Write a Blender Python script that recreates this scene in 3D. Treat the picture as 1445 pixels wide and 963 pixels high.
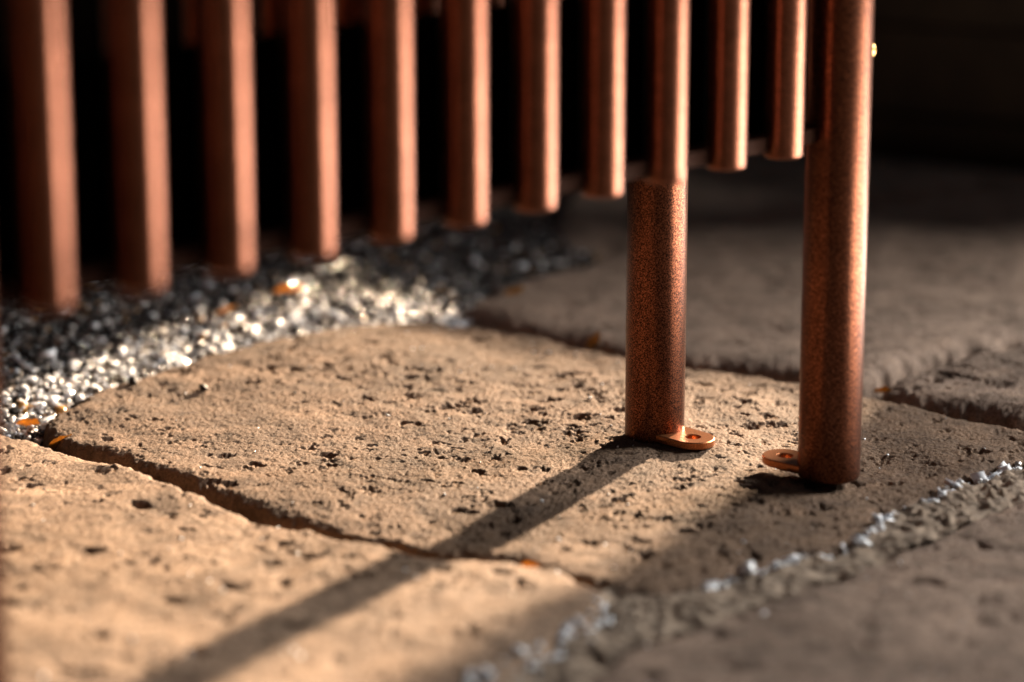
import bpy, bmesh, math, random
import numpy as np
from mathutils import Vector, Matrix

scene = bpy.context.scene
for o in list(bpy.data.objects):
    bpy.data.objects.remove(o, do_unlink=True)
R = math.radians

# ------------------------------------------------------------------ camera
CAM_H = 0.3143
cam_d = bpy.data.cameras.new('camera')
cam = bpy.data.objects.new('camera', cam_d)
scene.collection.objects.link(cam)
cam.location = (0, 0, CAM_H)
cam.rotation_euler = (R(90 - 13.606), 0, 0)
cam_d.sensor_width = 36.0
cam_d.lens = 97.68
cam_d.clip_start = 0.02
cam_d.clip_end = 200
cam_d.dof.use_dof = True
cam_d.dof.focus_distance = 1.152
cam_d.dof.aperture_fstop = 4.1
cam_d.dof.aperture_blades = 0
scene.camera = cam

# ------------------------------------------------------------------ light
SUN_AZ, SUN_EL = R(29.5), R(16.0)
world = bpy.data.worlds.new('World')
scene.world = world
world.use_nodes = True
wb = world.node_tree.nodes['Background']
wb.inputs[0].default_value = (0.62, 0.78, 1.0, 1)
wb.inputs[1].default_value = 0.015

sd = bpy.data.lights.new('sun', 'SUN')
sd.energy = 10.0
sd.angle = R(1.5)
sd.color = (1.0, 0.74, 0.50)
sun = bpy.data.objects.new('sun', sd)
scene.collection.objects.link(sun)
sdir = Vector((math.sin(SUN_AZ) * math.cos(SUN_EL), math.cos(SUN_AZ) * math.cos(SUN_EL), math.sin(SUN_EL)))
sun.rotation_euler = sdir.to_track_quat('Z', 'Y').to_euler()
sun.location = sdir * 5


def area(name, loc, target, sx, sy, watts, col):
    d = bpy.data.lights.new(name, 'AREA')
    d.shape = 'RECTANGLE'
    d.size, d.size_y, d.energy, d.color = sx, sy, watts, col
    o = bpy.data.objects.new(name, d)
    scene.collection.objects.link(o)
    o.location = loc
    o.rotation_euler = (Vector(loc) - Vector(target)).to_track_quat('Z', 'Y').to_euler()
    return o


# added up-facing lamp for bounce off sunlit ground beyond the right edge, open daylight on the right, and weak sky light from above
area('added_ground_bounce', (0.85, 1.15, 0.005), (0.80, 1.15, 1.0), 0.6, 0.9, 15.0, (1.0, 0.86, 0.74))
area('daylight_opening', (1.9, 1.90, 1.0), (0.15, 1.0, 0.0), 0.8, 0.8, 38.0, (1.0, 0.96, 0.91))
area('soft_overhead', (0.25, 0.75, 2.3), (0.05, 1.05, 0.0), 1.0, 1.0, 0.5, (0.80, 0.90, 1.0))

scene.view_settings.view_transform = 'Standard'
scene.view_settings.look = 'None'
scene.view_settings.exposure = 1.1
scene.view_settings.gamma = 1.0
scene.view_settings.use_curve_mapping = False
scene.render.engine = 'CYCLES'
scene.cycles.max_bounces = 6
scene.cycles.use_denoising = True

rng = np.random.default_rng(7)
random.seed(7)
COL = scene.collection


# ------------------------------------------------------------------ helpers
def tag(o, label=None, cat=None, group=None, kind=None):
    if label: o['label'] = label
    if cat: o['category'] = cat
    if group: o['group'] = group
    if kind: o['kind'] = kind
    return o


def empty(name, loc=(0, 0, 0), rz=0.0):
    o = bpy.data.objects.new(name, None)
    COL.objects.link(o)
    o.location = loc
    o.rotation_euler = (0, 0, rz)
    o.empty_display_size = 0.02
    return o


def link(name, me, mat, parent=None, smooth=True):
    if mat is not None and not me.materials:
        me.materials.append(mat)
    if smooth:
        me.polygons.foreach_set('use_smooth', [True] * len(me.polygons))
        if len(me.polygons) < 6000: me.set_sharp_from_angle(angle=R(38))
    o = bpy.data.objects.new(name, me)
    COL.objects.link(o)
    if parent: o.parent = parent
    return o


def from_bm(name, bm):
    me = bpy.data.meshes.new(name)
    bm.normal_update()
    bm.to_mesh(me)
    bm.free()
    return me


def lathe(profile, n=48):
    """profile: list of (radius, z); closed at both ends when radius 0"""
    bm = bmesh.new()
    rings = []
    for r, z in profile:
        if r < 1e-7:
            rings.append([bm.verts.new((0, 0, z))])
        else:
            rings.append([bm.verts.new((r * math.cos(2 * math.pi * k / n), r * math.sin(2 * math.pi * k / n), z)) for k in range(n)])
    for a, b in zip(rings[:-1], rings[1:]):
        for k in range(n):
            k2 = (k + 1) % n
            if len(a) == 1:
                bm.faces.new((a[0], b[k2], b[k]))
            elif len(b) == 1:
                bm.faces.new((a[k], a[k2], b[0]))
            else:
                bm.faces.new((a[k], a[k2], b[k2], b[k]))
    return bm


def rounded_post(r, z0, z1, ch, n=48, ct=None):
    ct = ct or ch
    pr = [(0, z0)]
    for k in range(7):
        a = math.pi / 2 * k / 6
        pr.append((r - ch + ch * math.sin(a), z0 + ch - ch * math.cos(a)))
    for k in range(7):
        a = math.pi / 2 * k / 6
        pr.append((r - ct + ct * math.cos(a), z1 - ct + ct * math.sin(a)))
    pr.append((0, z1))
    return lathe(pr, n)


def box_bm(x0, x1, y0, y1, z0, z1, bev=0.0):
    bm = bmesh.new()
    bmesh.ops.create_cube(bm, size=1.0)
    for v in bm.verts:
        v.co = Vector(((x0 + x1) / 2 + v.co.x * (x1 - x0), (y0 + y1) / 2 + v.co.y * (y1 - y0), (z0 + z1) / 2 + v.co.z * (z1 - z0)))
    if bev:
        bmesh.ops.bevel(bm, geom=list(bm.edges), offset=bev, segments=2, affect='EDGES', profile=0.5)
    return bm


def spectral(ny, nx, dy, dx, beta, lo, hi, seed):
    """smooth random field, unit variance, wavelengths between lo and hi metres"""
    r = np.random.default_rng(seed)
    py, px = ny + 64, nx + 64
    F = np.fft.rfft2(r.standard_normal((py, px)))
    ky = np.fft.fftfreq(py, dy)[:, None]
    kx = np.fft.rfftfreq(px, dx)[None, :]
    k = np.sqrt(kx * kx + ky * ky) + 1e-9
    amp = k ** (-beta) * np.exp(-(k * lo) ** 2) * (1 - np.exp(-(k * hi) ** 2))
    f = np.fft.irfft2(F * amp, s=(py, px))[:ny, :nx]
    return f / (f.std() + 1e-12)


def wobble(poly, step, amp, seed):
    """resample a closed outline finely (Chaikin once) and roughen it"""
    p = np.array(poly, float)
    for _ in range(2):
        q = np.roll(p, -1, axis=0)
        p = np.stack([p * .75 + q * .25, p * .25 + q * .75], 1).reshape(-1, 2)
    q = np.roll(p, -1, axis=0)
    seg = np.linalg.norm(q - p, axis=1)
    s = np.concatenate([[0], np.cumsum(seg)])
    n = max(24, int(s[-1] / step))
    t = np.linspace(0, s[-1], n, endpoint=False)
    pc = np.vstack([p, p[:1]])
    out = np.stack([np.interp(t, s, pc[:, 0]), np.interp(t, s, pc[:, 1])], 1)
    r = np.random.default_rng(seed)
    F = np.fft.rfft(r.standard_normal((n, 2)), axis=0)
    k = np.arange(F.shape[0])[:, None].astype(float)
    lam = s[-1] / np.maximum(k, 1)
    F *= np.where((lam > 0.004) & (lam < 0.08) & (k > 0), (1.0 / np.maximum(k, 1)) ** 0.9, 0)
    w = np.fft.irfft(F, n=n, axis=0)
    w /= w.std() + 1e-12
    return out + w * amp


def signed_distance(poly, X, Y):
    """positive inside"""
    px, py = poly[:, 0], poly[:, 1]
    qx, qy = np.roll(px, -1), np.roll(py, -1)
    best = np.full(X.shape, 1e9)
    inside = np.zeros(X.shape, bool)
    for ax, ay, bx, by in zip(px, py, qx, qy):
        ex, ey = bx - ax, by - ay
        L = ex * ex + ey * ey + 1e-18
        t = np.clip(((X - ax) * ex + (Y - ay) * ey) / L, 0, 1)
        d = (X - ax - t * ex) ** 2 + (Y - ay - t * ey) ** 2
        np.minimum(best, d, out=best)
        if ay != by:
            c = (ay > Y) != (by > Y)
            inside ^= c & (X < (bx - ax) * (Y - ay) / (by - ay) + ax)
    return np.where(inside, 1, -1) * np.sqrt(best)


def grid_mesh(name, X, Y, Z, keep):
    ny, nx = X.shape
    idx = np.arange(ny * nx).reshape(ny, nx)
    kq = keep[:-1, :-1] & keep[1:, :-1] & keep[:-1, 1:] & keep[1:, 1:]
    quads = np.stack([idx[:-1, :-1][kq], idx[:-1, 1:][kq], idx[1:, 1:][kq], idx[1:, :-1][kq]], 1)
    used, inv = np.unique(quads.ravel(), return_inverse=True)
    co = np.stack([X.ravel()[used], Y.ravel()[used], Z.ravel()[used]], 1)
    quads = inv.reshape(-1, 4)
    me = bpy.data.meshes.new(name)
    me.vertices.add(len(co))
    me.vertices.foreach_set('co', co.astype(np.float32).ravel())
    me.loops.add(quads.size)
    me.loops.foreach_set('vertex_index', quads.astype(np.int32).ravel())
    me.polygons.add(len(quads))
    me.polygons.foreach_set('loop_start', np.arange(0, quads.size, 4, dtype=np.int32))
    me.update(calc_edges=True)
    me.validate()
    return me


# ------------------------------------------------------------------ materials
def mat_new(name):
    m = bpy.data.materials.new(name)
    m.use_nodes = True
    nt = m.node_tree
    b = nt.nodes['Principled BSDF']
    return m, nt, b


def N(nt, t, **kw):
    n = nt.nodes.new(t)
    for k, v in kw.items():
        setattr(n, k, v)
    return n


def noise(nt, vec, scale, detail=4, rough=0.55, dist=0.0):
    n = N(nt, 'ShaderNodeTexNoise')
    n.inputs['Scale'].default_value = scale
    n.inputs['Detail'].default_value = detail
    n.inputs['Roughness'].default_value = rough
    n.inputs['Distortion'].default_value = dist
    nt.links.new(vec, n.inputs['Vector'])
    return n.outputs['Fac']


def ramp(nt, fac, stops, interp='LINEAR'):
    n = N(nt, 'ShaderNodeValToRGB')
    n.color_ramp.interpolation = interp
    e = n.color_ramp.elements
    while len(e) < len(stops): e.new(0.5)
    for el, (p, c) in zip(e, stops):
        el.position = p
        el.color = (*c, 1) if len(c) == 3 else c
    nt.links.new(fac, n.inputs[0])
    return n.outputs[0]


def mixc(nt, fac, a, b, mode='MIX'):
    n = N(nt, 'ShaderNodeMix', data_type='RGBA', blend_type=mode)
    for s, v in ((n.inputs[0], fac), (n.inputs[6], a), (n.inputs[7], b)):
        if hasattr(v, 'is_linked') or isinstance(v, bpy.types.NodeSocket):
            nt.links.new(v, s)
        else:
            s.default_value = v if isinstance(v, float) else (*v, 1)
    return n.outputs[2]


def bump(nt, height, strength, dist, prev=None):
    n = N(nt, 'ShaderNodeBump')
    n.inputs['Strength'].default_value = strength
    n.inputs['Distance'].default_value = dist
    nt.links.new(height, n.inputs['Height'])
    if prev is not None: nt.links.new(prev, n.inputs['Normal'])
    return n.outputs['Normal']


def geom_pos(nt):
    return N(nt, 'ShaderNodeNewGeometry').outputs['Position']


def stone_material(name, tint):
    m, nt, b = mat_new(name)
    p = geom_pos(nt)
    big = noise(nt, p, 16, 5, 0.62)
    mid = noise(nt, p, 70, 5, 0.62, 0.4)
    fine = noise(nt, p, 900, 4, 0.75)
    t = tint
    c1 = ramp(nt, big, [(0.34, (0.25 * t[0], 0.172 * t[1], 0.122 * t[2])), (0.66, (0.41 * t[0], 0.285 * t[1], 0.205 * t[2]))])
    c2 = ramp(nt, mid, [(0.30, (0.48, 0.45, 0.42)), (0.50, (1, 1, 1)), (0.75, (1.22, 1.19, 1.15))])
    c3 = ramp(nt, fine, [(0.34, (0.45, 0.43, 0.41)), (0.53, (1, 1, 1)), (0.72, (1.45, 1.42, 1.38))])
    c = mixc(nt, 1.0, c1, c2, 'MULTIPLY')
    c = mixc(nt, 1.0, c, c3, 'MULTIPLY')
    nt.links.new(c, b.inputs['Base Color'])
    b.inputs['Roughness'].default_value = 0.82
    b.inputs['Specular IOR Level'].default_value = 0.35
    vor = N(nt, 'ShaderNodeTexVoronoi')
    vor.inputs['Scale'].default_value = 430
    vor.inputs['Randomness'].default_value = 1.0
    nt.links.new(p, vor.inputs['Vector'])
    holes = ramp(nt, vor.outputs['Distance'], [(0.12, (0, 0, 0)), (0.34, (1, 1, 1))])
    n0 = bump(nt, holes, 0.5, 0.0004)
    n1 = bump(nt, mid, 0.4, 0.0009, n0)
    n2 = bump(nt, fine, 1.0, 0.0007, n1)
    nt.links.new(n2, b.inputs['Normal'])
    return m


def hammered_copper(name, dark, mid, light, r_lo, r_hi):
    m, nt, b = mat_new(name)
    tc = N(nt, 'ShaderNodeTexCoord').outputs['Object']
    speck = noise(nt, tc, 1900, 2, 0.6, 0.6)
    soft = noise(nt, tc, 90, 3, 0.5)
    base = ramp(nt, speck, [(0.40, dark), (0.50, mid), (0.66, light)])
    tone = ramp(nt, soft, [(0.3, (0.84, 0.82, 0.80)), (0.7, (1.06, 1.04, 1.02))])
    c = mixc(nt, 1.0, base, tone, 'MULTIPLY')
    nt.links.new(c, b.inputs['Base Color'])
    b.inputs['Metallic'].default_value = 0.85
    b.inputs['Coat Weight'].default_value = 0.06
    b.inputs['Coat Roughness'].default_value = 0.3
    b.inputs['Coat Tint'].default_value = (1.0, 0.72, 0.56, 1)
    r = ramp(nt, speck, [(0.4, (r_hi,) * 3), (0.6, (r_lo,) * 3)])
    nt.links.new(r, b.inputs['Roughness'])
    nt.links.new(bump(nt, speck, 0.25, 0.0001), b.inputs['Normal'])
    return m


def simple(name, col, rough, metal=0.0, nscale=0, namp=0.3, bstr=0.0, bdist=0.001):
    m, nt, b = mat_new(name)
    b.inputs['Roughness'].default_value = rough
    b.inputs['Metallic'].default_value = metal
    if nscale:
        f = noise(nt, geom_pos(nt), nscale, 5, 0.6)
        lo, hi = 1 - namp, 1 + namp
        c = ramp(nt, f, [(0.3, tuple(v * lo for v in col)), (0.7, tuple(v * hi for v in col))])
        nt.links.new(c, b.inputs['Base Color'])
        if bstr: nt.links.new(bump(nt, f, bstr, bdist), b.inputs['Normal'])
    else:
        b.inputs['Base Color'].default_value = (*col, 1)
    return m


def chip_material(name, stops, rough_stops):
    m, nt, b = mat_new(name)
    isl = N(nt, 'ShaderNodeNewGeometry').outputs['Random Per Island']
    c = ramp(nt, isl, stops, 'CONSTANT')
    nt.links.new(c, b.inputs['Base Color'])
    wn = N(nt, 'ShaderNodeTexWhiteNoise', noise_dimensions='1D')
    nt.links.new(isl, wn.inputs['W'])
    rr = ramp(nt, wn.outputs['Value'], rough_stops)
    nt.links.new(rr, b.inputs['Roughness'])
    b.inputs['Specular IOR Level'].default_value = 0.75
    return m


COPPER = hammered_copper('hammered_copper_paint', (0.05, 0.017, 0.010), (0.25, 0.094, 0.052), (0.48, 0.210, 0.135), 0.28, 0.38)
COPPER_LEG = hammered_copper('dark_hammered_copper_paint', (0.014, 0.004, 0.002), (0.125, 0.041, 0.019), (0.33, 0.125, 0.064), 0.29, 0.42)
STONE = stone_material('pitted_sandstone', (0.93, 0.90, 0.84))
STONE_BROWN = stone_material('pitted_brown_sandstone', (0.60, 0.545, 0.475))
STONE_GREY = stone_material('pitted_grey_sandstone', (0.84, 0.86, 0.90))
LUG = simple('bright_copper_paint', (0.48, 0.18, 0.07), 0.34, 0.8, 1700, 0.45, 0.15, 0.0001)
RAIL = simple('shade_darkened_rail', (0.030, 0.011, 0.006), 0.85, 0.0, 1500, 0.4)  # rail colour darkened to carry the shade behind the rods
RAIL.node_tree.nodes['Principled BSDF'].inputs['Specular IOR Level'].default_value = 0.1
SOIL = simple('dark_soil', (0.035, 0.026, 0.019), 0.95, 0, 160, 0.5, 0.9, 0.004)
MORTAR = simple('crumbling_mortar', (0.27, 0.205, 0.15), 0.95, 0, 140, 0.4, 0.35, 0.0006)
BLACK = simple('black_sheet_steel', (0.002, 0.002, 0.002), 0.9)
BLACK.node_tree.nodes['Principled BSDF'].inputs['Specular IOR Level'].default_value = 0.0
WALLM = simple('dark_stained_timber', (0.013, 0.0075, 0.004), 0.9, 0, 14, 0.5, 0.4, 0.003)
WALLM.node_tree.nodes['Principled BSDF'].inputs['Specular IOR Level'].default_value = 0.12
BRASS = simple('brass', (0.80, 0.50, 0.18), 0.3, 1.0)
CHIP = chip_material('crushed_stone_chips',
                     [(0.0, (0.016, 0.014, 0.014)), (0.52, (0.035, 0.028, 0.025)), (0.76, (0.09, 0.072, 0.06)), (0.88, (0.26, 0.22, 0.19)),
                      (0.95, (0.75, 0.72, 0.69)), (0.975, (0.50, 0.26, 0.07))],
                     [(0.0, (0.10,) * 3), (0.6, (0.20,) * 3), (1.0, (0.40,) * 3)])
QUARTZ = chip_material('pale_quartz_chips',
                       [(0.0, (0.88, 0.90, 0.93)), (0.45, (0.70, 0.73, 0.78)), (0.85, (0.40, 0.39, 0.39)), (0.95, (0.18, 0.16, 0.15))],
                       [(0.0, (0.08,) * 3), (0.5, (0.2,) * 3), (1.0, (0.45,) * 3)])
PEBBLE = simple('dark_pebble', (0.03, 0.026, 0.024), 0.6, 0, 400, 0.4, 0.5, 0.0006)


def leaf_material(name, col):
    m, nt, b = mat_new(name)
    f = noise(nt, geom_pos(nt), 420, 4, 0.6)
    c = ramp(nt, f, [(0.3, tuple(v * 0.6 for v in col)), (0.7, col)])
    nt.links.new(c, b.inputs['Base Color'])
    b.inputs['Roughness'].default_value = 0.45
    nt.links.new(bump(nt, f, 0.5, 0.0006), b.inputs['Normal'])
    return m


LEAF_A = leaf_material('amber_dry_leaf', (0.66, 0.35, 0.07))
LEAF_B = leaf_material('orange_dry_leaf', (0.50, 0.25, 0.045))

# ------------------------------------------------------------------ the setting
bm = bmesh.new()
bmesh.ops.create_grid(bm, x_segments=2, y_segments=2, size=30)
g = link('ground', from_bm('ground', bm), SOIL, smooth=False)
g.location.z = -0.042
tag(g, 'dark bare soil around and below the paving', 'ground', kind='structure')


def bed_mesh(x0, x1, y0, y1, step, z, amp, seed):
    nx, ny = int((x1 - x0) / step) + 1, int((y1 - y0) / step) + 1
    X, Y = np.meshgrid(np.linspace(x0, x1, nx), np.linspace(y0, y1, ny))
    Z = z + amp * spectral(ny, nx, step, step, 1.2, 0.006, 0.2, seed)
    return grid_mesh('bed', X, Y, Z, np.ones_like(X, bool))


pavement = link('pavement', bed_mesh(-0.7, 1.0, 0.4, 2.6, 0.005, -0.020, 0.0016, 3), SOIL)
tag(pavement, 'uneven paving of worn pitted flagstones with open joints', 'pavement', kind='structure')

A = [(-0.2032, 1.1391), (-0.1916, 1.1861), (-0.1577, 1.2423), (-0.1222, 1.2835), (-0.084, 1.3214), (-0.0567, 1.3304), (-0.0287, 1.3274), (0.0128, 1.2978), (0.0522, 1.2612), (0.0907, 1.2423), (0.1292, 1.2187), (0.1625, 1.191), (0.1906, 1.1693), (0.218, 1.1414), (0.2413, 1.1147), (0.2094, 1.0934), (0.1872, 1.0728), (0.1627, 1.0413), (0.1389, 1.0106), (0.1309, 0.9893), (0.1052, 0.9654), (0.0858, 0.9491), (0.0656, 0.9324), (0.0515, 0.9247), (0.037, 0.9356), (0.0198, 0.9556), (0.0045, 0.9713), (-0.0163, 0.9781), (-0.0322, 0.9849), (-0.0652, 1.0079), (-0.1032, 1.0413), (-0.1515, 1.0934), (-0.1818, 1.1213)]
B = [(px_ + (0.0002 if py_ > 0.94 else 0), py_ + (0.0004 if py_ > 0.94 else 0)) for px_, py_ in [(-0.2788, 1.1985), (-0.2187, 1.1448), (-0.1762, 1.1039), (-0.1491, 1.0748), (-0.1014, 1.0225), (-0.064, 0.9884), (-0.0317, 0.9671), (-0.0161, 0.9613), (0.0058, 0.958), (0.0221, 0.9451), (0.0312, 0.9262), (0.0305, 0.9051), (0.0183, 0.8744), (-0.0051, 0.8346), (-0.0265, 0.795), (-0.0649, 0.7354), (-0.1416, 0.6537), (-0.2522, 0.7561)]]
C = [(0.0095, 0.822), (0.0271, 0.856), (0.042, 0.8779), (0.0572, 0.8949), (0.0833, 0.9201), (0.105, 0.9387), (0.1339, 0.9679), (0.1531, 0.9936), (0.1787, 1.0206), (0.2005, 1.0432), (0.2535, 1.0892), (0.3004, 0.9531), (0.1938, 0.6497), (-0.0004, 0.6497), (-0.0168, 0.7457)]
D = [(-0.0268, 1.3742), (-0.0079, 1.3488), (0.013, 1.3274), (0.0434, 1.2978), (0.0596, 1.2778), (0.0788, 1.2626), (0.111, 1.2503), (0.1292, 1.2356), (0.1595, 1.2123), (0.1714, 1.2396), (0.2024, 1.2681), (0.2466, 1.3007), (0.317, 1.3488), (0.4078, 1.7171), (0.3519, 1.7497), (0.2525, 1.688), (0.1721, 1.628), (0.1187, 1.5889), (0.0628, 1.5314), (0.0239, 1.4668), (-0.0121, 1.4242)]
E_ = [(0.1634, 1.2073), (0.1732, 1.2291), (0.2006, 1.2557), (0.2443, 1.2878), (0.3213, 1.3365), (0.3265, 1.1935), (0.2614, 1.1257), (0.2205, 1.1552), (0.2028, 1.1681), (0.1835, 1.1837)]
G_ = [(0.0185, 1.4966), (0.0594, 1.5495), (0.1202, 1.6104), (0.1744, 1.6506), (0.256, 1.7121), (0.3574, 1.7782), (0.4559, 1.7677), (0.5642, 2.0365), (0.1527, 2.1444), (0.0354, 1.7677)]
GRAVEL = [(-0.2651, 1.1935), (-0.2189, 1.1459), (-0.2033, 1.1437), (-0.1928, 1.1935), (-0.1586, 1.2503), (-0.1229, 1.292), (-0.0845, 1.3304), (-0.057, 1.3396), (-0.0289, 1.338), (-0.0226, 1.3856), (-0.0084, 1.4364), (0.0223, 1.4853), (0.0471, 1.5394), (0.0331, 1.646), (-0.0348, 1.6236), (-0.0925, 1.6017), (-0.1692, 1.5394), (-0.2693, 1.4277), (-0.3287, 1.3614)]
MORT = [(0.0369, 0.9324), (0.0513, 0.9216), (0.0654, 0.9293), (0.0855, 0.9459), (0.1049, 0.9621), (0.1316, 0.9867), (0.1397, 1.0088), (0.1622, 1.0375), (0.1866, 1.0687), (0.2087, 1.0892), (0.2419, 1.1104), (0.258, 1.0965), (0.2001, 1.0413), (0.1784, 1.0188), (0.1529, 0.9919), (0.1337, 0.9663), (0.1049, 0.9371), (0.0832, 0.9178), (0.057, 0.892), (0.0418, 0.8751), (0.0271, 0.8534), (0.0094, 0.819), (-0.0073, 0.8251), (0.0182, 0.8709), (0.0314, 0.9037), (0.0322, 0.9262)]

HEIGHT = {}


def paving_stone(poly, mat, label, dx, dy, z, tilt, seed, pits, edge_r, rough=1.0, crease=None, side=4.0):
    pl = wobble(poly, 0.004, 0.0011, seed)
    x0, y0 = pl.min(0) - 0.008
    x1, y1 = pl.max(0) + 0.008
    nx, ny = int((x1 - x0) / dx) + 1, int((y1 - y0) / dy) + 1
    X, Y = np.meshgrid(np.linspace(x0, x1, nx), np.linspace(y0, y1, ny))
    d = signed_distance(pl, X, Y)
    cx, cy = pl.mean(0)
    d = d + 0.0006 * spectral(ny, nx, dy, dx, 0.8, 0.003, 0.02, seed + 9)
    e = np.clip(d / edge_r, 0, 1)
    drop = edge_r * 0.55 * (1 - np.sqrt(np.clip(1 - (1 - e) ** 2, 0, 1)))
    drop = drop + np.clip(-d, 0, None) * side
    Z = z + tilt[0] * (X - cx) + tilt[1] * (Y - cy)
    Z = Z + rough * (0.0010 * spectral(ny, nx, dy, dx, 1.6, 0.01, 0.3, seed + 1)
                     + 0.00011 * spectral(ny, nx, dy, dx, 1.0, 0.0022, 0.02, seed + 2)
                     + 0.00012 * spectral(ny, nx, dy, dx, 0.4, 0.0012, 0.004, seed + 3))
    # worn pits: clustered, irregular, of many sizes
    r = np.random.default_rng(seed + 4)
    warp = 0.0013 * spectral(ny, nx, dy, dx, 0.9, 0.002, 0.012, seed + 5)
    warp2 = 0.0013 * spectral(ny, nx, dy, dx, 0.9, 0.002, 0.012, seed + 6)
    dens = spectral(ny, nx, dy, dx, 1.4, 0.02, 0.2, seed + 7)
    pit = np.zeros_like(Z)
    cnt = 0
    while cnt < pits:
        u, v = r.uniform(x0, x1), r.uniform(y0, y1)
        jx, jy = int((u - x0) / dx), int((v - y0) / dy)
        if jx >= nx or jy >= ny or d[jy, jx] < 0.002 or dens[jy, jx] < r.normal() * 0.8 - 0.5:
            cnt += 0.2
            continue
        cnt += 1
        rad = min(0.0036, 0.0007 + r.exponential(0.0006))
        asp = r.uniform(0.6, 1.6)
        ang = r.uniform(0, math.pi)
        dep = rad * r.uniform(0.5, 1.0)
        wx, wy = int(rad * 2.6 / dx) + 3, int(rad * 2.6 / dy) + 3
        sl = (slice(max(0, jy - wy), jy + wy), slice(max(0, jx - wx), jx + wx))
        ax, ay = X[sl] + warp[sl] - u, Y[sl] + warp2[sl] - v
        c, s = math.cos(ang), math.sin(ang)
        q = ((ax * c + ay * s) / (rad * asp)) ** 2 + ((-ax * s + ay * c) / (rad / asp)) ** 2
        np.maximum(pit[sl], dep * np.exp(-q ** 2), out=pit[sl])
    Z = Z - pit
    if crease is not None:
        a, b, w, dep = crease
        a, b = np.array(a), np.array(b)
        t = np.clip(((X - a[0]) * (b - a)[0] + (Y - a[1]) * (b - a)[1]) / ((b - a) @ (b - a)), 0, 1)
        dd = np.hypot(X + warp - a[0] - t * (b - a)[0], Y + warp2 - a[1] - t * (b - a)[1])
        Z = Z - dep * np.exp(-(dd / w) ** 2) * np.sin(np.pi * np.clip(t, 0.04, 0.96)) ** 0.5
    Z = np.maximum(Z - drop, -0.035)
    me = grid_mesh('paving_stone', X, Y, Z, d > -0.009)
    o = link('paving_stone', me, mat, pavement)
    o['label'] = label
    HEIGHT[seed] = (x0, y0, dx * (x1 - x0) / (dx * (nx - 1)), dy * (y1 - y0) / (dy * (ny - 1)), Z)
    return o


def height_at(seed, x, y):
    x0, y0, dx, dy, Z = HEIGHT[seed]
    return Z[min(max(int(round((y - y0) / dy)), 0), Z.shape[0] - 1), min(max(int(round((x - x0) / dx)), 0), Z.shape[1] - 1)]


paving_stone(A, STONE_BROWN, 'sunlit pitted flagstone under the two copper legs', 0.0006, 0.0009, 0.0, (0.0, 0.022), 11, 2100, 0.007, side=9.0)
paving_stone(B, STONE, 'sunlit flagstone in the near left corner crossed by the leg shadow', 0.0008, 0.0011, 0.001, (0.0, -0.015), 31, 1500, 0.006, side=9.0)
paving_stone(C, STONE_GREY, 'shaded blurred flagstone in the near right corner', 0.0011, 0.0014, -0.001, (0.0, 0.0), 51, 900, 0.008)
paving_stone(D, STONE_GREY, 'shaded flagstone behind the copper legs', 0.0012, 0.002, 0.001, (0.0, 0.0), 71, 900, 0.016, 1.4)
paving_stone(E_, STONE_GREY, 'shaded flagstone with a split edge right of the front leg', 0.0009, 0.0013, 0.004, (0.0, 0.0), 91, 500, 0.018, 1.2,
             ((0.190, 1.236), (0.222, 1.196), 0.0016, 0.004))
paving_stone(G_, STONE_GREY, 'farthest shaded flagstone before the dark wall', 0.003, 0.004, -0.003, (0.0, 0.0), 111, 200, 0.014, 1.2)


def mortar_joint():
    pl = wobble(MORT, 0.004, 0.0012, 5)
    x0, y0 = pl.min(0) - 0.004
    x1, y1 = pl.max(0) + 0.004
    dx = dy = 0.0011
    nx, ny = int((x1 - x0) / dx) + 1, int((y1 - y0) / dy) + 1
    X, Y = np.meshgrid(np.linspace(x0, x1, nx), np.linspace(y0, y1, ny))
    d = signed_distance(pl, X, Y)
    Z = -0.0012 + 0.0014 * spectral(ny, nx, dy, dx, 1.3, 0.006, 0.05, 6) + 0.0003 * spectral(ny, nx, dy, dx, 0.8, 0.002, 0.01, 8)
    for (mx, my, mr, mh) in ((0.043, 0.909, 0.011, 0.008), (0.058, 0.913, 0.010, 0.006), (0.163, 1.018, 0.014, 0.006), (0.186, 1.045, 0.012, 0.006),
                             (0.021, 0.884, 0.006, 0.005), (0.205, 1.066, 0.012, 0.006)):
        Z += mh * np.exp(-(((X - mx) ** 2 + (Y - my) ** 2) / mr ** 2) ** 1.5)
    Z = np.minimum(Z, -0.0005 + 0.001 * spectral(ny, nx, dy, dx, 0.8, 0.002, 0.02, 12))
    o = link('mortar_joint', grid_mesh('mortar_joint', X, Y, Z, d > -0.004), MORTAR, pavement)
    o['label'] = 'crumbling pale mortar in the joint before the legs'
    return (x0, y0, dx, dy, Z)


HEIGHT['mort'] = mortar_joint()

# low dark wall behind; the sun comes over its top between two piers added to bound the sun patch
wall = empty('low_wall', (0.287, 1.80, -0.03), -SUN_AZ)
tag(wall, 'low dark stained timber wall in shadow behind the paving', 'wall')
u_of = lambda u: u + 0.636       # local x of a line parallel to the sun rays
for k in range(4):
    z0, z1 = ((0.0, 0.057), (0.059, 0.116), (0.118, 0.175), (0.177, 0.206))[k]
    link('plank', from_bm('plank', box_bm(u_of(-3.0) if k < 3 else u_of(-0.70), u_of(-0.21), 0.0 + 0.003 * (k % 2), 0.05 + 0.003 * (k % 2), z0, z1, 0.002)), WALLM, wall, False)
link('added_pier', from_bm('added_pier', box_bm(u_of(-2.6), u_of(-0.80), -0.012, 0.10, 0.0, 1.3, 0.006)), WALLM, wall, False)
link('added_pier', from_bm('added_pier', box_bm(u_of(-0.440), u_of(-0.21), -0.012, 0.10, 0.0, 1.3, 0.006)), WALLM, wall, False)

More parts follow.
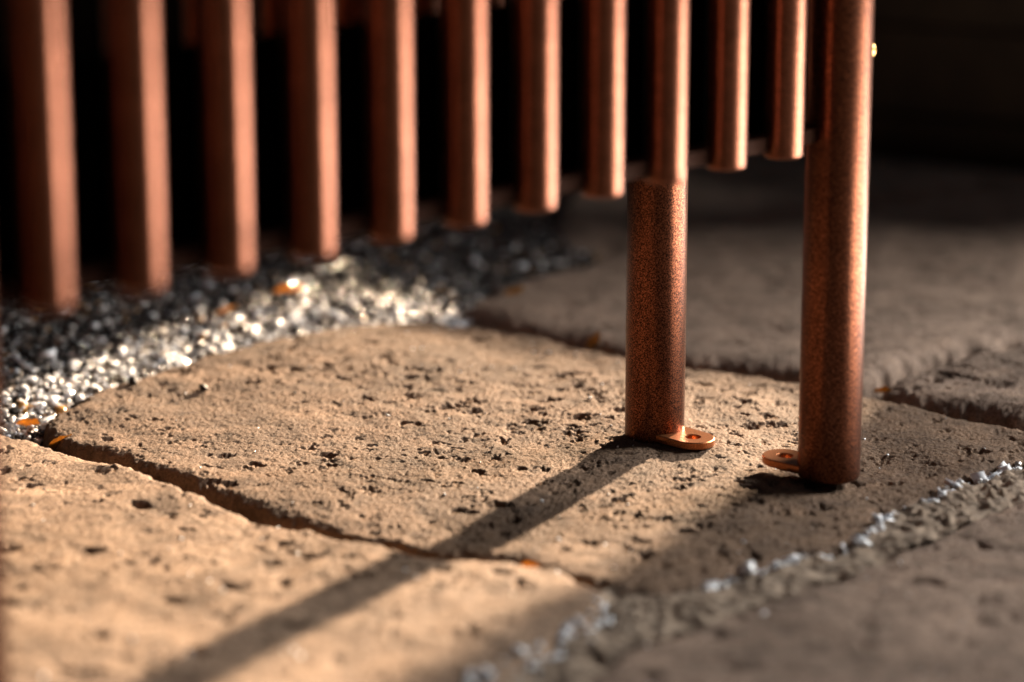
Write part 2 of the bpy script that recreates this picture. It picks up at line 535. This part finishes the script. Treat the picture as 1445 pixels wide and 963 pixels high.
# ------------------------------------------------------------------ the copper stand
ROW = R(90 - 42.7)            # heading of the row of rods, from +x
PITCH = 0.035
Rleg = Vector((0.1265, 1.0667, 0))
stand = empty('copper_stand', Rleg, ROW)      # local x along the row, local y towards the rear row
tag(stand, 'hammered copper rod stand on tube legs standing on the flagstones', 'stand')
DEPTH = 0.0892
LEG_R, ROD_R = 0.0125, 0.0075
BOT, TOP = 0.1342, 0.46
zA = 0.0002
leg_me = from_bm('leg', rounded_post(LEG_R, 0.0, 0.478, 0.0018, 64))
leg_me.materials.append(COPPER_LEG)
rod_me = from_bm('rod', rounded_post(ROD_R, BOT, TOP - 0.004, 0.0016, 40))
rod_me.materials.append(COPPER)


def tab_mesh():
    """flat fixing lug with a round end and a screw hole, reaching out along +y"""
    bm = bmesh.new()
    n, rad, hole, cen = 56, 0.0092, 0.0033, 0.0205
    outer, inner = [], []
    for k in range(n):
        a = 2 * math.pi * k / n
        s, c = math.sin(a), math.cos(a)
        if s >= 0:
            o = (rad * c, cen + rad * s)
        else:                                   # straight sides running under the tube
            t = min(abs(rad / c) if abs(c) > 1e-6 else 1e9, abs(cen / s))
            o = (t * c, cen + t * s)
        outer.append(o)
        inner.append((hole * c, cen + hole * s))
    z0, z1, bv = 0.0, 0.0032, 0.0004
    L = []
    for pts, z, off in ((inner, z0, 0), (outer, z0, -bv), (outer, z0 + bv, 0), (outer, z1 - bv, 0), (outer, z1, -bv), (inner, z1, bv * .6), (inner, z1 - bv, 0)):
        ring = []
        for (x, y) in pts:
            v = Vector((x, y - cen))
            v = v * (1 + off / max(v.length, 1e-6))
            ring.append(bm.verts.new((v.x, v.y + cen, z)))
        L.append(ring)
    for a, b in zip(L, L[1:] + L[:1]):
        for k in range(n):
            k2 = (k + 1) % n
            bm.faces.new((a[k], a[k2], b[k2], b[k]))
    bmesh.ops.recalc_face_normals(bm, faces=bm.faces)
    return from_bm('fixing_lug', bm)


lug_me = tab_mesh()
lug_me.materials.append(LUG)
for (lx, ly, name) in ((0, 0, 'front'), (-0.0015, DEPTH, 'rear'), (-12 * PITCH, 0, 'front'), (-12 * PITCH, DEPTH, 'rear')):
    leg = link('leg', leg_me, None, stand)
    leg.location = (lx, ly, zA if lx > -0.1 else -0.003)
    lug = link('fixing_lug', lug_me, None, leg)
    lug.location = (0, 0, 0.0016)
    if name == 'rear':
        lug.rotation_euler = (R(-2.0), 0, math.pi)
    else:
        lug.rotation_euler = (R(2.0), 0, R(6))
def screw_mesh(r):
    pr = [(0, 0), (r, 0)]
    for k in range(1, 7):
        a = math.pi / 2 * k / 6
        pr.append((r * math.cos(a), r * 0.6 * math.sin(a)))
    return from_bm('screw_head', lathe(pr, 24))


SCREW = screw_mesh(0.0030)
SCREW.materials.append(BRASS)
for ly in (0, DEPTH):
    for i in range(1, 12):
        rd = link('rod', rod_me, None, stand)
        rd.location = (-i * PITCH, ly, random.uniform(-0.0004, 0.0004))
        if ly > 0:
            sc = link('screw_head', SCREW, None, rd)
            sc.location = (0, -ROD_R + 0.0003, 0.1815)
            sc.rotation_euler = (R(90), 0, 0)
        else:
            rd.rotation_euler.z = random.uniform(0, 6)
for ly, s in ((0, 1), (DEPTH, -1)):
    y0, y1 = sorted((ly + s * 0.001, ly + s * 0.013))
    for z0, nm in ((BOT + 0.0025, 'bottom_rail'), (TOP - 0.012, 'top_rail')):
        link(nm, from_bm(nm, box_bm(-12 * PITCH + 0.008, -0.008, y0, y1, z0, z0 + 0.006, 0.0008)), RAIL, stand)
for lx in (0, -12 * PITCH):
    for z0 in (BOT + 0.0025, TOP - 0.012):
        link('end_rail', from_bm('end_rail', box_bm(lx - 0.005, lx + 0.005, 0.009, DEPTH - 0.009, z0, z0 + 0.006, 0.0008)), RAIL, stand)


sm = screw_mesh(0.0035)
sm.materials.append(BRASS)
s1 = link('screw_head', sm, None, stand)
s1.location = (LEG_R * math.cos(R(-26)), LEG_R * math.sin(R(-26)), 0.171)
s1.rotation_euler = (0, R(90), R(-26))
s1['label'] = 'small brass screw head on the front leg'

# black liner box resting between the two rows of rods
liner = empty('liner_box', Rleg + Matrix.Rotation(ROW, 3, 'Z') @ Vector((-6 * PITCH, DEPTH / 2, BOT + 0.0086)), ROW)
tag(liner, 'black sheet steel box resting inside the copper rods', 'box')
hx, hy, hz, tw = 6 * PITCH - 0.02, DEPTH / 2 - 0.0095, 0.061, 0.0012
for nm, b in (('floor', (-hx, hx, -hy, hy, 0, tw)), ('side', (-hx, hx, -hy, -hy + tw, tw, hz)), ('side', (-hx, hx, hy - tw, hy, tw, hz * 0.45)),
              ('end', (-hx, -hx + tw, -hy + tw, hy - tw, tw, hz)), ('end', (hx - tw, hx, -hy + tw, hy - tw, tw, hz))):
    link(nm, from_bm(nm, box_bm(*b)), BLACK, liner, False)


# ------------------------------------------------------------------ gravel and chips (uncountable)
def shards(name, pts, sizes, mat, flat, seed, parent=None, tilt=0.26):
    r = np.random.default_rng(seed)
    n = len(pts)
    base = np.array([(-1, -1, -1), (1, -1, -1), (1, 1, -1), (-1, 1, -1), (-1, -1, 1), (1, -1, 1), (1, 1, 1), (-1, 1, 1)], float) * 0.72
    tri = np.array([(0, 2, 1), (0, 3, 2), (4, 5, 6), (4, 6, 7), (0, 1, 5), (0, 5, 4), (1, 2, 6), (1, 6, 5), (2, 3, 7), (2, 7, 6), (3, 0, 4), (3, 4, 7)])
    nv = len(base)
    co = base[None] * r.uniform(0.6, 1.3, (n, nv, 1)) + r.normal(0, 0.14, (n, nv, 3))
    sc = np.stack([r.uniform(0.7, 1.5, n), r.uniform(0.6, 1.0, n), r.uniform(flat[0], flat[1], n)], 1)
    co = co * sc[:, None, :] * np.asarray(sizes)[:, None, None]
    # random orientation, mostly lying flat
    yaw, p, q = r.uniform(0, 2 * math.pi, n), r.normal(0, tilt, n), r.normal(0, tilt, n)
    cx, sx = np.cos(p), np.sin(p)
    x, y, z = co[..., 0], co[..., 1], co[..., 2]
    y, z = y * cx[:, None] - z * sx[:, None], y * sx[:, None] + z * cx[:, None]
    cy, sy = np.cos(q), np.sin(q)
    x, z = x * cy[:, None] + z * sy[:, None], -x * sy[:, None] + z * cy[:, None]
    cz, sz = np.cos(yaw), np.sin(yaw)
    x, y = x * cz[:, None] - y * sz[:, None], x * sz[:, None] + y * cz[:, None]
    V = np.stack([x, y, z], -1) + np.asarray(pts)[:, None, :]
    F = (tri[None] + (np.arange(n) * nv)[:, None, None]).reshape(-1, 3)
    me = bpy.data.meshes.new(name)
    me.vertices.add(n * nv)
    me.vertices.foreach_set('co', V.astype(np.float32).ravel())
    me.loops.add(F.size)
    me.loops.foreach_set('vertex_index', F.astype(np.int32).ravel())
    me.polygons.add(len(F))
    me.polygons.foreach_set('loop_start', np.arange(0, F.size, 3, dtype=np.int32))
    me.update(calc_edges=True)
    return link(name, me, mat, parent, False)


gp = wobble(GRAVEL, 0.006, 0.002, 77)
n = 56000
gx = rng.uniform(gp[:, 0].min(), gp[:, 0].max(), n)
gy = rng.uniform(gp[:, 1].min(), gp[:, 1].max(), n)
gd = signed_distance(gp, gx, gy) + rng.normal(0, 0.003, n)
ok = gd > -0.004
gx, gy, gd = gx[ok], gy[ok], gd[ok]
mound = np.clip(gd / 0.09, 0, 1) ** 0.7
bumps = 0.0016 * (np.sin(gx * 130 + 1) * np.cos(gy * 95) + np.sin(gx * 61 - gy * 77))
gz = -0.005 + 0.008 * mound + bumps * mound - rng.uniform(0, 0.004, len(gx))
gs = np.clip(rng.lognormal(math.log(0.00118), 0.45, len(gx)), 0.0006, 0.0045)
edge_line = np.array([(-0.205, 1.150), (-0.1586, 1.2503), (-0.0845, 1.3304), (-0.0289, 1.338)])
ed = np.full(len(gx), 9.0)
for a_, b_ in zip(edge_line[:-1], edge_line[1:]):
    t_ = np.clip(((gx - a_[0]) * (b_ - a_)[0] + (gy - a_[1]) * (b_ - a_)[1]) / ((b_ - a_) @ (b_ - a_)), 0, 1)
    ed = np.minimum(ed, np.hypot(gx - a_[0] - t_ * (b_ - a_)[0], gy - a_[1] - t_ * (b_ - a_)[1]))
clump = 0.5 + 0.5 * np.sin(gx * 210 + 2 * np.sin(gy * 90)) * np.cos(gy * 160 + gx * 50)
pale = rng.uniform(0, 1, len(gx)) < np.clip(1.25 - ed / 0.055, 0.03, 0.75) * (0.45 + 0.55 * clump)  # chips near the flagstone coloured pale, putting the sunlit band into their tone
grv2 = shards('sunlit_tone_gravel', np.stack([gx, gy, gz + 0.0006], 1)[pale], gs[pale], QUARTZ, (0.3, 0.8), 15)
tag(grv2, 'glittering stone chips coloured pale for the sunlit band beside the flagstone', 'gravel', kind='stuff')
grv = shards('gravel', np.stack([gx, gy, gz], 1)[~pale], gs[~pale], CHIP, (0.3, 0.8), 5)
tag(grv, 'dark wet looking stone chips along the flagstone edge', 'gravel', kind='stuff')

# soil core under the heap of chips
gx0, gy0 = gp.min(0) - 0.01
gx1, gy1 = gp.max(0) + 0.01
gX, gY = np.meshgrid(np.linspace(gx0, gx1, 130), np.linspace(gy0, gy1, 150))
gD = signed_distance(gp, gX, gY)
gM = np.clip(gD / 0.09, 0, 1) ** 0.7
core = link('soil_heap', grid_mesh('soil_heap', gX, gY, -0.0095 + 0.008 * gM + 0.0016 * gM * (np.sin(gX * 130 + 1) * np.cos(gY * 95) + np.sin(gX * 61 - gY * 77)), gD > -0.006), SOIL)
tag(core, 'dark soil below the heap of stone chips', 'soil', kind='structure')

CHIPLINE = [(0.2614, 1.1257), (0.2091, 1.0913), (0.188, 1.0687), (0.1623, 1.0384), (0.1411, 1.0133), (0.1343, 0.9954), (0.1266, 0.9823), (0.105, 0.963), (0.0856, 0.9467), (0.0655, 0.9309), (0.059, 0.9262)]
CHIPLINE2 = [(0.0288, 0.9141), (0.0296, 0.8993), (0.0183, 0.8744), (0.0087, 0.8607), (-0.0051, 0.841), (-0.0183, 0.819)]


def along(line, n, spread, r):
    p = np.array(line)
    s = np.concatenate([[0], np.cumsum(np.linalg.norm(np.diff(p, axis=0), axis=1))])
    t = r.uniform(0, s[-1], n)
    return np.interp(t, s, p[:, 0]) + r.normal(0, spread, n), np.interp(t, s, p[:, 1]) + r.normal(0, spread, n)


qpts, qs = [], []
for line, cnt, spread, s0 in ((CHIPLINE, 200, 0.0013, 0.0013), (CHIPLINE2, 60, 0.0028, 0.0016)):
    x, y = along(line, cnt, spread, rng)
    for a, b in zip(x, y):
        hz_ = max(height_at(11, a, b) if a > 0.03 and b > 0.92 else -0.02, height_at(31, a, b) if a < 0.033 and b < 0.95 else -0.02, height_at('mort', a, b), -0.012)
        qpts.append((a, b, hz_ + 0.0004))
        qs.append(np.clip(rng.lognormal(math.log(s0), 0.4), 0.0006, 0.004))
# grains lying about on the flagstones
for seed, bx, cnt in ((11, (-0.19, 0.2, 0.95, 1.31), 150), (31, (-0.2, 0.02, 0.82, 1.1), 60), (51, (0.03, 0.2, 0.83, 1.02), 40)):
    for _ in range(cnt):
        a, b = rng.uniform(bx[0], bx[1]), rng.uniform(bx[2], bx[3])
        hz_ = height_at(seed, a, b)
        if hz_ < -0.006: continue
        qpts.append((a, b, hz_ + 0.0001))
        qs.append(rng.uniform(0.0003, 0.0009))
qz = shards('quartz_chips', np.array(qpts), np.array(qs), QUARTZ, (0.35, 0.9), 8, tilt=0.45)
tag(qz, 'pale glinting quartz chips in the joint and on the flagstones', 'gravel', kind='stuff')


# ------------------------------------------------------------------ fallen leaf scraps, pebbles
def leaf(name, x, y, z, size, rz, rx, ry, mat, label, curl=0.5, seed=0):
    r = np.random.default_rng(seed)
    nu, nv = 12, 8
    bm = bmesh.new()
    grid = []
    for i in range(nu + 1):
        t = i / nu
        wdt = 0.42 * math.sin(math.pi * (0.06 + 0.90 * t)) ** 0.8 * (1 + 0.12 * math.sin(9 * t + seed))
        row = []
        for j in range(nv + 1):
            s = 2 * j / nv - 1
            X_ = (t - 0.5) + 0.03 * r.normal() * (abs(s) > 0.9)
            Y_ = s * wdt
            Z_ = curl * (0.35 * (abs(s) ** 1.6) * wdt + 0.25 * (t - 0.4) ** 2) + 0.018 * math.sin(14 * t + 3 * s + seed)
            row.append(bm.verts.new((X_ * size, Y_ * size, Z_ * size)))
        grid.append(row)
    for i in range(nu):
        for j in range(nv):
            bm.faces.new((grid[i][j], grid[i + 1][j], grid[i + 1][j + 1], grid[i][j + 1]))
    bmesh.ops.solidify(bm, geom=list(bm.faces), thickness=0.00018)
    o = link(name, from_bm(name, bm), mat)
    o.location = (x, y, z)
    o.rotation_euler = (rx, ry, rz)
    tag(o, label, 'leaf', 'fallen leaf scraps')
    return o


leaf('leaf_scrap', -0.1130, 1.383, 0.0060, 0.0170, 0.3, -0.5, 0.0, LEAF_A, 'bright amber leaf scrap on the sunlit stone chips, below the third rod', 0.6, 1)
leaf('leaf_scrap', -0.1415, 1.342, 0.0050, 0.0135, 1.2, -0.5, 0.2, LEAF_A, 'pale amber leaf scrap on the chips left of the brightest one', 0.5, 2)
leaf('leaf_scrap', 0.0009, 1.372, 0.0075, 0.0120, 0.9, -0.6, 0.3, LEAF_A, 'small tan leaf scrap at the rear flagstone corner beyond the chips', 0.5, 3)
leaf('leaf_scrap', 0.0394, 1.294, 0.0005, 0.0115, 2.0, -0.9, 0.2, LEAF_B, 'orange leaf scrap in the dark joint left of the rear leg', 0.7, 4)
leaf('leaf_scrap', 0.1656, 1.201, 0.0005, 0.0085, 0.4, -0.6, 0.2, LEAF_B, 'orange leaf scrap in the joint right of the front leg', 0.6, 5)
leaf('leaf_scrap', 0.0063, 0.9645, -0.0040, 0.0075, 0.2, -0.9, 0.1, LEAF_B, 'tiny orange leaf scrap where the leg shadow meets the joint', 0.6, 6)
leaf('leaf_scrap', -0.2083, 1.155, -0.002, 0.0105, 0.5, -0.6, 0.2, LEAF_A, 'amber leaf scrap at the far left end of the stone chips', 0.6, 7)
leaf('leaf_scrap', -0.1905, 1.131, -0.004, 0.0128, 1.0, -0.8, 0.3, LEAF_A, 'yellow leaf scrap standing in the joint at the left flagstone tip', 0.4, 8)


def pebble(x, y, z, s, label, seed):
    r = np.random.default_rng(seed)
    bm = bmesh.new()
    bmesh.ops.create_icosphere(bm, subdivisions=3, radius=1)
    ph = r.uniform(0, 6, 9)
    for v in bm.verts:
        c = v.co
        k = 1 + 0.16 * math.sin(2.3 * c.x + ph[0]) + 0.13 * math.sin(3.1 * c.y + ph[1]) + 0.1 * math.sin(4 * c.z + 3 * c.x + ph[2]) + 0.04 * math.sin(11 * c.x + 7 * c.y + ph[3])
        v.co = Vector((c.x * 1.25, c.y, c.z * 0.75)) * k * s
    o = link('pebble', from_bm('pebble', bm), PEBBLE)
    o.location = (x, y, z)
    o.rotation_euler = (0.3, 0.2, seed)
    tag(o, label, 'pebble', 'loose pebbles')


pebble(-0.1371, 1.1997, height_at(11, -0.1371, 1.1997) + 0.0011, 0.0019, 'dark pebble lying on the sunlit flagstone near its rear edge', 1)
pebble(-0.1700, 1.206, height_at(11, -0.17, 1.206) + 0.0011, 0.0022, 'dark pebble at the edge of the stone chips', 2)
